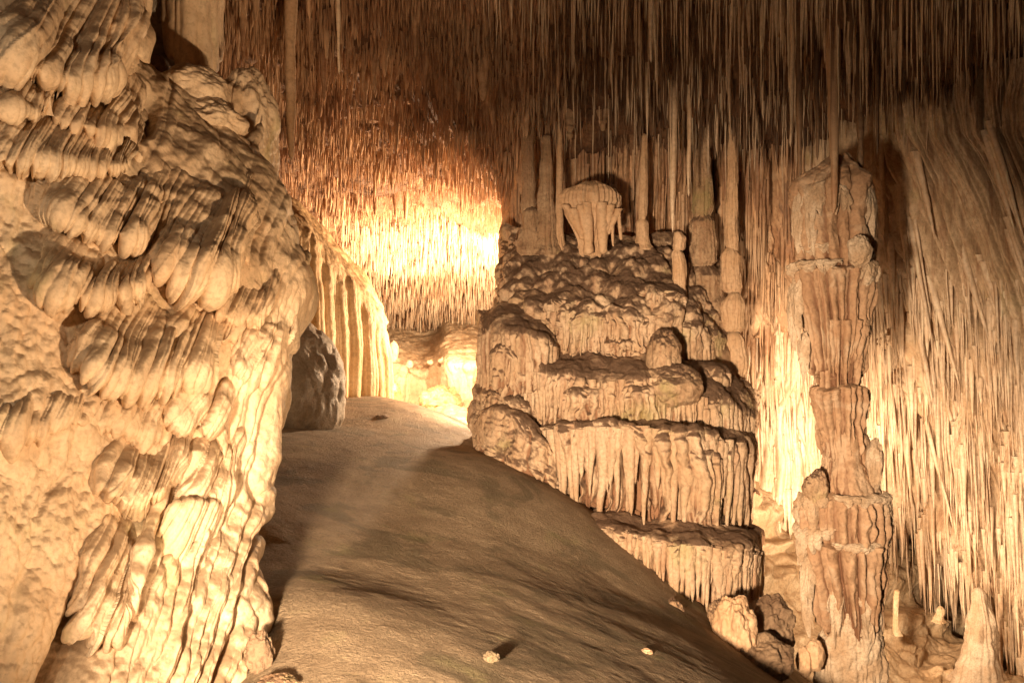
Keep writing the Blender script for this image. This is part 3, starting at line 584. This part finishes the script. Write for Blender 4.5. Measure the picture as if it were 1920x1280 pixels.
# ------------------------------------------------------------------ hanging curtains of the roof behind and right of the mound
def tilt(px, py): return 0.36*np.clip(py-240, 0, 520)*sm(1620, 1760, px)
def wall_disp(seed):
    def f(s, t, u, v, G):
        px, py = topx(G)
        sx = (px-tilt(px, py))/100+0.35*fbm(px/260, py/420, 0, seed+20, 3)+0.05*fbm(px/60, py/110, 0, seed+21, 3)
        a = pleats(sx, 0.52, seed, v*1.2, 0.5); b = pleats(sx, 0.20, seed+1, v*3, 0.7); c = pleats(sx, 0.085, seed+2, v*4, 0.7)
        d = 0.40*(a-0.5)+0.30*(b-0.5)+0.14*c+0.25*fbm(G[..., 0]*1.2, G[..., 1]*1.2, G[..., 2]*0.5, seed+3, 3)+0.05*fbm(G[..., 0]*6, G[..., 1]*6, G[..., 2]*1.5, seed+4, 3)
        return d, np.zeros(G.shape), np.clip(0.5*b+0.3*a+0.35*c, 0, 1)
    return f
rw = thing('hanging_curtain', 'huge pale curtain of fused stalactites sweeping down on the far side of the tall column', 'stalactite curtain')
st = []
for x, yt, yb, Ya, Yb in ((1510, 330, 700, 13.6, 14.8), (1570, 310, 800, 12.8, 14.4), (1640, 300, 870, 12.0, 14.0), (1700, 290, 940, 11.4, 13.6), (1780, 280, 1010, 11.0, 13.0), (1860, 265, 1080, 10.7, 12.4), (1950, 255, 1150, 10.4, 11.8), (2080, 210, 1300, 10.0, 11.0), (2300, 200, 1350, 9.5, 10.0)):
    st.append([(x, yt-160, Ya-0.3)]+[(x, yt+(yb-yt)*q, Ya+(Yb-Ya)*q) for q in (0, .25, .5, .75, 1.0)]+[(x, yb-25, Yb+0.6)])
WALLC = st
WG = loft(st, 760, 800, wall_disp(801))
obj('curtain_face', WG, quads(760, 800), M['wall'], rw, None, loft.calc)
mw = thing('hanging_curtain', 'dark rusty curtain of fused stalactites hanging behind the brown mound', 'stalactite curtain')
st2 = []
for x, yt, yb, Ya, Yb in ((978, 230, 470, 14.4, 14.6), (1000, 220, 520, 13.7, 14.0), (1060, 200, 560, 13.3, 13.6), (1150, 185, 600, 13.1, 13.4), (1250, 175, 640, 12.9, 13.4), (1350, 175, 640, 12.8, 13.4), (1430, 190, 560, 12.9, 13.5), (1500, 230, 560, 13.2, 14.0)):
    st2.append([(x, yt-140, Ya-0.2)]+[(x, yt+(yb-yt)*q, Ya+(Yb-Ya)*q) for q in (0, .3, .6, .85, 1.0)]+[(x, yb-20, Yb+0.5)])
MG = loft(st2, 560, 420, wall_disp(821))
obj('curtain_face', MG, quads(560, 420), M['straw'], mw, None, loft.calc)
bw = thing('hanging_curtain', 'glowing cream curtain of thin stalactites lit from below between mound and tall column', 'stalactite curtain')
st3 = []
for x, yt, yb, Ya in ((1385, 520, 880, 14.2), (1405, 520, 900, 13.9), (1440, 520, 930, 13.8), (1480, 520, 960, 13.9), (1530, 520, 880, 14.2), (1580, 520, 860, 14.6)):
    st3.append([(x-20, yt, Ya+0.2)]+[(x+30*(q-0.5), yt+(yb-yt)*q, Ya+0.3*q) for q in (.25, .5, .75, 1.0)]+[(x, yb-20, Ya+0.9)])
BG = loft(st3, 260, 460, wall_disp(831))
obj('curtain_face', BG, quads(260, 460), M['pale_straw'], bw)

# ------------------------------------------------------------------ pale lumpy slope under the curtains
slope = thing('lumpy_slope', 'pale lumpy flowstone slope behind the tall column below the hanging curtains', 'flowstone slope')
sc_ = []
for x, ys, in ((1330, 880), (1400, 880), (1450, 915), (1500, 960), (1560, 1000), (1640, 1000), (1700, 1030), (1760, 1110), (1830, 1170), (1920, 1210), (2050, 1240)):
    sc_.append([(x-30, ys-40, 15.5), (x-15, ys, 14.6), (x, ys+60, 13.8), (x, ys+(1330-ys)*0.5, 12.8), (x, ys+(1330-ys)*0.75, 12.0), (x, 1330, 11.2), (x, 1500, 10.6)])
def slope_disp(s, t, u, v, G):
    X, Y, Z = G[..., 0], G[..., 1], G[..., 2]
    px, py = topx(G)
    step = np.abs(((py+0.12*px)/95+0.5*vn(px/90, py/90, 0, 906)) % 1.0)
    return 0.30*fbm(X*1.4, Y*1.4, Z*1.4, 901, 3)+0.16*(lumps(X*3, Y*3, Z*3, 902)-0.6)+0.05*fbm(X*7, Y*7, Z*7, 903, 3)+0.16*sm(0, 0.75, step)*(1-sm(0.8, 1.0, step))+0.06*flutes(px/100, np.clip(step, 0, 1), 0.22, 905)*sm(0.45, 0.7, step)
loft_obj('slope_face', sc_, 520, 360, M['slope'], slope_disp, slope)
for i, (x, y0, y1, r0, r1, Yd, lab) in enumerate(((1838, 1100, 1290, 12, 48, 11.4, 'smooth white cone shaped stalagmite at the lower corner beneath the curtain'), (1683, 1104, 1190, 5, 7, 11.8, 'thin pale stalagmite post on the slope beside the tall column'), (1828, 1180, 1200, 6, 9, 11.6, 'tiny nub stalagmite beside the white cone'), (1762, 1135, 1165, 6, 10, 12.2, 'small pointed stalagmite on the slope ridge under the curtain'))):
    seg_column('stalagmite', lab, 'stalagmite', [(x, y0, y1, r0, r1)], Yd, M['slope' if i else 'chalk'], 911+i)

# ------------------------------------------------------------------ the tall tiered column
colm = thing('tiered_column', 'tall russet column of stacked cup shaped tiers with chalky white rims', 'column', P(1605, 1300, 9.0))
CY = 9.0; kk = CY/F
def ring_tier(name, prof, mat, seed, width=0.07, amp=0.06, v0=0.15, v1=0.9, n=300, m=200, taper=0.55, arc=None, rough=0.02, hang=0.0, depth=0.8):
    """prof: (py, x_left, x_right)"""
    pr = resample(np.array(prof, float), 0, m); v = np.linspace(0, 1, m)[None, :]
    th = np.linspace(0, 2*math.pi, n, endpoint=False)[:, None]
    cx = (pr[:, 1]+pr[:, 2])/2; R = (pr[:, 2]-pr[:, 1])/2
    s = th*np.max(R)*kk
    vv = np.clip((v-v0)/(v1-v0), 0, 1)
    per = 2*math.pi*np.max(R)*kk; wd = per/max(6, round(per/width))
    fl = flutes(s, vv+0*s, wd, seed, taper, wav=0.12)
    fl = np.maximum(fl, 0.45*flutes(s+1.7, vv+0*s, wd*0.6, seed+50, taper, wav=0.12))
    msk = sm(v0*0.5, v0*1.6+0.02, v)*(1-sm(0.93, 1.0, v))
    Rm = R[None, :]*kk+msk*amp*(fl-0.5)
    X = np.cos(th)*Rm; Yy = np.sin(th)*Rm*depth
    Zz = CZ+(640-pr[:, 0])[None, :]*kk+0*th-sm(v1-0.15, v1, v)*hang*(fl-0.4)
    Zz = Zz+0.04*fbm(np.cos(th)*1.5, np.sin(th)*1.5, 0*v+seed, seed, 3)
    nn = fbm(X*4, Yy*4, Zz*2.2, seed+7, 4)*0.10+fbm(X*16, Yy*16, Zz*14, seed+8, 3)*rough
    X = X+np.cos(th)*nn; Yy = Yy+np.sin(th)*nn
    V = np.stack([X+((cx-960)*kk)[None, :], CY+0.1+Yy, Zz], -1)
    return obj(name, V, quads(n, m, True), mat, colm, None, fl+(1-msk))
ring_tier('top_tier', [(285, 1560, 1600), (312, 1535, 1622), (345, 1494, 1642), (400, 1495, 1640), (450, 1500, 1640), (492, 1510, 1635), (505, 1530, 1620)], M['russet'], 1001, 0.14, 0.12, taper=0.3)
ring_tier('cup_tier', [(497, 1540, 1610), (502, 1500, 1640), (512, 1490, 1646), (540, 1498, 1643), (600, 1516, 1636), (680, 1528, 1626), (700, 1533, 1622), (712, 1545, 1615)], M['russet'], 1011, 0.09, 0.12, taper=0.6, hang=0.03)
ring_tier('cup_tier', [(596, 1560, 1600), (600, 1524, 1633), (612, 1521, 1636), (660, 1530, 1630), (722, 1537, 1620), (728, 1545, 1610)], M['russet'], 1016, 0.09, 0.11, taper=0.6, hang=0.03)
ring_tier('cup_tier', [(722, 1550, 1610), (728, 1530, 1628), (742, 1527, 1630), (790, 1538, 1625), (850, 1548, 1620), (862, 1560, 1610)], M['russet'], 1021, 0.09, 0.11, taper=0.6, hang=0.03)
ring_tier('stem', [(790, 1560, 1610), (810, 1540, 1622), (860, 1544, 1628), (900, 1536, 1640), (940, 1530, 1650), (960, 1540, 1640)], M['russet'], 1031, 0.12, 0.04, taper=0.3)
ring_tier('cup_tier', [(920, 1560, 1620), (926, 1530, 1650), (940, 1506, 1664), (965, 1500, 1670), (1010, 1506, 1668), (1032, 1520, 1660), (1036, 1560, 1640)], M['russet'], 1041, 0.10, 0.11, taper=0.4, hang=0.05)
ring_tier('cup_tier', [(1012, 1560, 1620), (1018, 1516, 1656), (1030, 1504, 1664), (1080, 1516, 1662), (1140, 1532, 1660), (1190, 1544, 1658), (1200, 1560, 1640)], M['russet'], 1051, 0.10, 0.14, taper=0.55, hang=0.08)
ring_tier('foot', [(1080, 1580, 1640), (1130, 1556, 1655), (1180, 1548, 1660), (1205, 1540, 1664), (1240, 1542, 1664), (1330, 1546, 1668), (1420, 1550, 1670)], M['chalk'], 1061, 0.09, 0.05, taper=0.2)
def crust(a0, a1, py0, py1, x_l, x_r, seed, mat='chalk', thick=0.05):
    n, m = 200, 90; v = np.linspace(0, 1, m)[None, :]; q = np.linspace(0, 1, n)[:, None]
    e0 = a0+0.22*fbm(v*3, 0*v, 0, seed+3, 3); e1 = a1+0.22*fbm(v*3, 0*v, 5, seed+4, 3)
    mid = (e0+e1)/2; e0 = mid+(e0-mid)*(1-0.35*v); e1 = mid+(e1-mid)*(1-0.35*v)
    th = e0+(e1-e0)*q
    dr = pleats(th*1.5, 0.28, seed, 0*th, 0.2)**2
    y0 = py0+5*fbm(th*4, 0*th, 0, seed, 3); y1 = py0+(py1-py0)*(0.25+0.75*dr)*(0.75+0.5*rnd(np.floor(th*1.5/0.28), seed+8))
    py = y0+(y1-y0)*v
    R = (x_r-x_l)/2*kk*(1+0.0*v)
    r = R+(thick+0.03*(pleats(th*1.5, 0.28, seed, 0*th, 0.2)-0.4))*np.sin(np.clip(v, 0, 1)*math.pi)**0.4*np.clip(np.minimum(q, 1-q)*8, 0, 1)**0.5-0.03+0.025*fbm(th*5, v*4, 0, seed, 4)
    V = np.stack([((x_l+x_r)/2-960)*kk+np.cos(th)*r, CY+0.1+np.sin(th)*r*0.8, CZ+(640-py)*kk], -1)
    return obj('crust', V, quads(n, m), M[mat], colm)
D2 = math.pi/180
for i, (a0, a1, p0, p1, xl, xr) in enumerate(((180, 250, 345, 500, 1494, 1640), (255, 285, 350, 420, 1494, 1640), (300, 350, 350, 460, 1492, 1642), (175, 262, 455, 478, 1500, 1640), (290, 350, 440, 490, 1500, 1642),
        (170, 275, 490, 522, 1484, 1650), (285, 345, 488, 540, 1484, 1650), (160, 215, 515, 640, 1492, 1648), (170, 200, 620, 720, 1510, 1640),
        (175, 235, 925, 1000, 1500, 1668), (240, 350, 922, 945, 1500, 1670), (180, 245, 985, 1060, 1494, 1668), (245, 330, 1010, 1036, 1500, 1668), (178, 215, 1030, 1190, 1508, 1664), (320, 365, 930, 1020, 1500, 1672), (225, 250, 1090, 1230, 1530, 1664), (275, 295, 1110, 1230, 1530, 1664))):
    crust(a0*D2, a1*D2, p0, p1, xl, xr, 1101+i)
for i, (x, y, Yd, a, b, rd) in enumerate(((1534, 914, 8.92, 18, 34, 0.09), (1518, 915, 8.95, 12, 20, 0.08), (1612, 470, 8.72, 20, 30, 0.1), (1640, 870, 8.95, 14, 44, 0.1))):
    V, Q = blob(x, y, Yd, a, b, rd, 1131+i, nu=100, nv=80, n_amp=0.25, f=lambda th, v, d: 0.10*pleats(th*1.6, 0.5, 9, v*2, 0.2)*np.sin(v*math.pi))
    obj('knob', V, Q, M['chalk' if i in (2, 3) else 'mound_plain'], colm)
for i, (x, y, a, b, lab) in enumerate(((1528, 1228, 18, 30, 'small brown nub standing close beside the foot of the tall column'), (1508, 1240, 14, 28, 'darker second nub beside the foot of the tall column'))):
    V, Q = blob(x, y, 8.8, a, b, 0.09, 1141+i, nu=70, nv=60, n_amp=0.2); tag(obj('nub', V, Q, M['fan']), lab, 'stalagmite')

# ------------------------------------------------------------------ loose stones on the earth slope
def gpt(px, py):
    dx = (px-960)/F; dz = (640-py)/F
    for Y in np.arange(3.5, 16, 0.02):
        if CZ+dz*Y <= float(gz(np.array(dx*Y), np.array(Y))): return Y
    return 12
for i, (x, y, a, b, lab, mt) in enumerate(((922, 1232, 15, 10, 'round brown stone half sunk in the earth slope', 'ground'), (1212, 1222, 12, 6, 'small pale chip of stone on the earth slope', 'fan'), (716, 781, 12, 4, 'dark twig like stone near the crest of the slope', 'dark_rock'), (488, 1225, 24, 44, 'grey pitted rock in the gap beside the foot of the cliff', 'dark_rock'), (520, 1282, 40, 14, 'tan rock at the bottom edge beside the cliff', 'mound_plain'))):
    Yd = gpt(x, y+b*0.6); V, Q = blob(x, y, Yd, a, b, a*Yd/F, 1201+i, nu=70, nv=50, n_amp=0.4, n_scale=2.5)
    tag(obj('stone', V, Q, M[mt]), lab, 'stone')

# ------------------------------------------------------------------ stalactites
rng = np.random.default_rng(7)
spec = []      # base(3), vec(3), r0, r1, region
def add(base, length, r0, r1, region, tiltx=0.0):
    n = len(base); v = np.zeros((n, 3)); v[:, 2] = -length; v[:, 0] = tiltx*length
    spec.append((base, v, np.broadcast_to(r0, (n,)).copy(), np.broadcast_to(r1, (n,)).copy(), np.full(n, region)))
def roof(n, px0, px1, Y0, Y1, pw=1.0):
    px = rng.uniform(px0, px1, n); Y = Y0+(Y1-Y0)*rng.uniform(0, 1, n)**pw
    X = (px-960)/F*Y; Z = ceil_z(X, Y)+0.03
    return np.stack([X, Y, Z], -1)
def clump(b, sc, seed): return 0.5+0.5*vn(b[:, 0]*sc, b[:, 1]*sc, 0, seed)
# centre and left: stubby reddish carrots, mixed with straws
b = roof(11000, 380, 1060, 7.5, 25, 0.8); c = clump(b, 1.1, 1); L = (0.11+0.20*c*c)*rng.uniform(0.5, 1.6, len(b))*(0.75+b[:, 1]/60); add(b, L, L*rng.uniform(0.05, 0.13, len(b)), 0.003, 0)
b = roof(4500, 380, 1060, 7.5, 15); L = rng.uniform(0.12, 0.36, len(b)); add(b, L, L*rng.uniform(0.04, 0.10, len(b)), 0.003, 0)
b = roof(140, 380, 1060, 9.0, 18); L = rng.uniform(0.25, 0.6, len(b)); add(b, L, rng.uniform(0.03, 0.07, len(b)), 0.010, 0)
b = roof(4200, 380, 1100, 6.5, 25); L = rng.uniform(0.10, 0.36, len(b)); add(b, L, rng.uniform(0.004, 0.009, len(b)), 0.003, 1)
b = roof(3400, 640, 960, 18.0, 25.2); L = rng.uniform(0.12, 0.5, len(b)); add(b, L, rng.uniform(0.008, 0.022, len(b)), 0.004, 2)
# right: long thin straws in the dark
b = roof(520, 900, 1960, 5.0, 8.5); L = rng.uniform(0.3, 1.0, len(b)); add(b, L, rng.uniform(0.006, 0.011, len(b)), 0.003, 7)
b = roof(650, 1000, 1960, 8.0, 12.5); L = rng.uniform(0.2, 0.85, len(b)); add(b, L, 0.006+0.02*rng.uniform(0, 1, len(b))**4, 0.003, 7)
b = roof(3900, 1000, 1960, 5.2, 12.8); c = clump(b, 1.3, 2); L = (0.14+0.42*c*c)*rng.uniform(0.4, 1.4, len(b)); add(b, L, 0.004+0.022*rng.uniform(0, 1, len(b))**4, 0.0025, 3)
b = roof(350, 1000, 1960, 8.5, 12.5); L = rng.uniform(0.1, 0.5, len(b)); add(b, L, rng.uniform(0.012, 0.035, len(b)), 0.005, 3)
# on the hanging curtains
def on_grid(G, n, v0, v1, u0=0, u1=1):
    i = (rng.uniform(u0, u1, n)*(G.shape[0]-1)).astype(int); j = (rng.uniform(v0, v1, n)*(G.shape[1]-1)).astype(int)
    p = G[i, j].copy(); p[:, 1] += 0.02; return p
b = on_grid(MG, 1000, 0.12, 0.85); L = rng.uniform(0.25, 1.0, len(b)); add(b, L, rng.uniform(0.012, 0.05, len(b)), 0.005, 4)
b = on_grid(WG, 120, 0.10, 0.60); px, _ = topx(b); b[:, 1] += 0.05; L = rng.uniform(0.6, 1.6, len(b)); add(b, L, rng.uniform(0.03, 0.065, len(b)), 0.004, 5, 0.30*sm(1640, 1760, px))
b = on_grid(WG, 2300, 0.35, 0.97); L = rng.uniform(0.2, 1.0, len(b)); add(b, L, 0.009+0.05*rng.uniform(0, 1, len(b))**3, 0.003, 5, 0.05)
b = on_grid(BG, 420, 0.10, 0.97); L = rng.uniform(0.3, 0.9, len(b)); add(b, L, rng.uniform(0.018, 0.045, len(b)), 0.006, 6, 0.05)
B = np.concatenate([s[0] for s in spec]); VV = np.concatenate([s[1] for s in spec]); R0 = np.concatenate([s[2] for s in spec]); R1 = np.concatenate([s[3] for s in spec]); RG = np.concatenate([s[4] for s in spec])
tip = B+VV
bx, by = topx(B); tx, ty = topx(tip)
# keep what the frame shows
keep = (ty > -20) & (tx > -20) & (tx < 1960) & ((tip[:, 1] > 5) | True)
B, VV, R0, R1, RG, tip, bx, by, tx, ty = [a[keep] for a in (B, VV, R0, R1, RG, tip, bx, by, tx, ty)]
# which ones show largest (not hidden by the cliff, mound or tall column, in front of the roof behind)
mx = (bx+tx)/2; my = (by+ty)/2
edge = np.interp(my, [e[0] for e in E], [e[1] for e in E])
hid = (mx < edge+6) | ((mx > 1485) & (mx < 1665) & (my > 335)) | (my < 0)
hid |= (my > np.interp(mx, [900, 960, 1040, 1100, 1300, 1400], [640, 470, 440, 350, 420, 700])) & (mx > 900) & (mx < 1400)
hid |= (my > np.interp(mx, [540, 600, 700, 720], [400, 460, 560, 640])) & (mx < 722)
area = np.hypot(tx-bx, ty-by)*(R0+R1)/B[:, 1]*F*np.where(hid, 0, 1)
area = area*np.where((RG % 4 == 3) & (ty > by), 1.6, 1.0)
order = np.argsort(-area); top = order[:284]; rest = np.setdiff1d(np.arange(len(B)), top)
V, Q = tubes(B[rest], VV[rest], R0[rest], R1[rest], 5000, rings=6, sides=5, wob=0.022, knob=0.25, p=0.85)
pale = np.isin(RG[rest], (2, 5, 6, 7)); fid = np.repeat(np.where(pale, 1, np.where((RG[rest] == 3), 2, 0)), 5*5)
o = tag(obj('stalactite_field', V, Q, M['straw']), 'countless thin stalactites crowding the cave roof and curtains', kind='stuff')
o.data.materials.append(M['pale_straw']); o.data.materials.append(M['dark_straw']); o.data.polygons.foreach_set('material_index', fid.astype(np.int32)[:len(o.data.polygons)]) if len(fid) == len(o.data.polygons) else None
PLACES = {0: ((560, 'above the orange lump of the cliff'), (720, 'above the golden curtain wall'), (860, 'over the far chamber'), (2000, 'on the side next to the brown mound')),
          3: ((1150, 'above the fan stalagmite'), (1340, 'above the slim stump'), (1480, 'above the column of drums'), (1640, 'right over the tall column'), (1780, 'just past the tall column'), (2000, 'towards the far edge of the great curtain')),
          5: ((1640, 'hidden partly by the tall column'), (1720, 'close past the tall column'), (1800, 'in the middle of it'), (2000, 'near its outer edge'))}
for q, i in enumerate(top):
    V, Q = tubes(B[i:i+1], VV[i:i+1], R0[i], R1[i], 6000+q, rings=16, sides=9, wob=0.012, knob=0.22, p=0.8)
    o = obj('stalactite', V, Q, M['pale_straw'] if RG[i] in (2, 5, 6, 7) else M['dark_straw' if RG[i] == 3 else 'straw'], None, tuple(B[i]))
    rg = int(RG[i]); Lm = np.linalg.norm(VV[i]); thick = R0[i]/Lm
    sz = ('short ' if Lm < 0.42 else 'long ' if Lm > 0.95 else '')+('stout' if thick > 0.10 else 'slender' if thick < 0.035 else 'tapering')
    reg = {0: ('reddish', 'stalactite on the middle roof'), 1: ('reddish', 'straw on the middle roof'), 2: ('glowing', 'stalactite of the far chamber roof'), 3: ('brown', 'stalactite in the dark roof'), 4: ('rusty', 'stalactite in the dark curtain behind the mound'), 5: ('tan', 'stalactite in the great curtain,'), 6: ('cream', 'stalactite in the glowing curtain'), 7: ('pale', 'straw in the dark roof')}[rg]
    pl_ = PLACES.get({1: 0, 7: 3}.get(rg, rg), ((9999, ''),)); where = next((w_ for lim, w_ in pl_ if tx[i] < lim), '')
    hi = {0: (230, 'high '), 3: (150, 'high '), 5: (620, 'high '), 7: (150, 'high ')}.get(rg)
    up_ = '' if not hi else hi[1] if ty[i] < hi[0] else 'low '
    tag(o, ' '.join((sz+' '+reg[0]+' '+reg[1]+' '+up_+where).split()[:16]), 'stalactite', {0: 'stubby stalactites of the middle roof', 1: 'straws of the middle roof', 2: 'stalactites of the far chamber', 3: 'stalactites of the dark roof', 4: 'stalactites behind the mound', 5: 'stalactites of the great curtain', 6: 'stalactites of the glowing curtain', 7: 'pale straws of the dark roof'}[rg])
# stalactites one can point at
for i, (x, y0, y1, r0, r1, Yd, mt, lab) in enumerate((
        (1262, 230, 436, 9, 1.5, 10.9, 'pale_straw', 'long pale pointed stalactite whose tip touches the slim stump on the mound'),
        (1563, 180, 400, 14, 4, 8.75, 'straw', 'knobbly brown stalactite hanging over the top of the tall column'),
        (1500, 150, 345, 9, 3, 9.1, 'dark_straw', 'dark stalactite hanging over the near rim of the tall column top'),
        (1532, 150, 300, 7, 2, 9.3, 'dark_straw', 'short dark stalactite in the gap over the tall column'),
        (1612, 150, 335, 10, 4, 9.1, 'dark_straw', 'crooked dark stalactite over the far shoulder of the tall column'),
        (1645, 150, 290, 7, 2, 9.4, 'dark_straw', 'thin dark stalactite between tall column top and great curtain'),
        (1068, 100, 262, 12, 3, 12.0, 'mound_plain', 'blunt finger like stalactite over the gap between joined tan columns and fan stalagmite'),
        (1130, 100, 246, 13, 3, 12.0, 'mound_plain', 'blunt finger like stalactite straight above the fan stalagmite'),
        (905, 80, 190, 14, 3, 10.8, 'fan', 'isolated orange stalactite in the dark middle roof'),
        (1292, 150, 368, 5, 2, 10.9, 'pale_straw', 'slender pale stalactite just right of the long pointed one'),
        (636, -40, 140, 5, 2, 8.6, 'pale_straw', 'longest pale straw in the cluster at the top of the middle roof'),
        (545, 110, 300, 14, 4, 10.0, 'fan', 'thick tan stalactite with a swollen middle near the orange lump of the cliff'),
        (1222, -40, 118, 6, 2, 7.5, 'pale_straw', 'single bright thick straw at the top edge above the fan stalagmite'),
        (1484, 20, 275, 6, 2, 8.0, 'pale_straw', 'long straw hanging in front of the dark gap left of the tall column'))):
    a = np.array(P(x, y0, Yd)); a[2] = float(ceil_z(np.array([a[0]]), np.array([a[1]]))[0])+0.1; b2 = np.array(P(x, y1, Yd)); k = Yd/F
    V, Q = tubes([a], [b2-a], r0*k, r1*k, 7000+i, rings=40, sides=14, wob=0.015, knob=0.3, p=0.7)
    tag(obj('stalactite', V, Q, M[mt], None, tuple(a)), lab, 'stalactite')
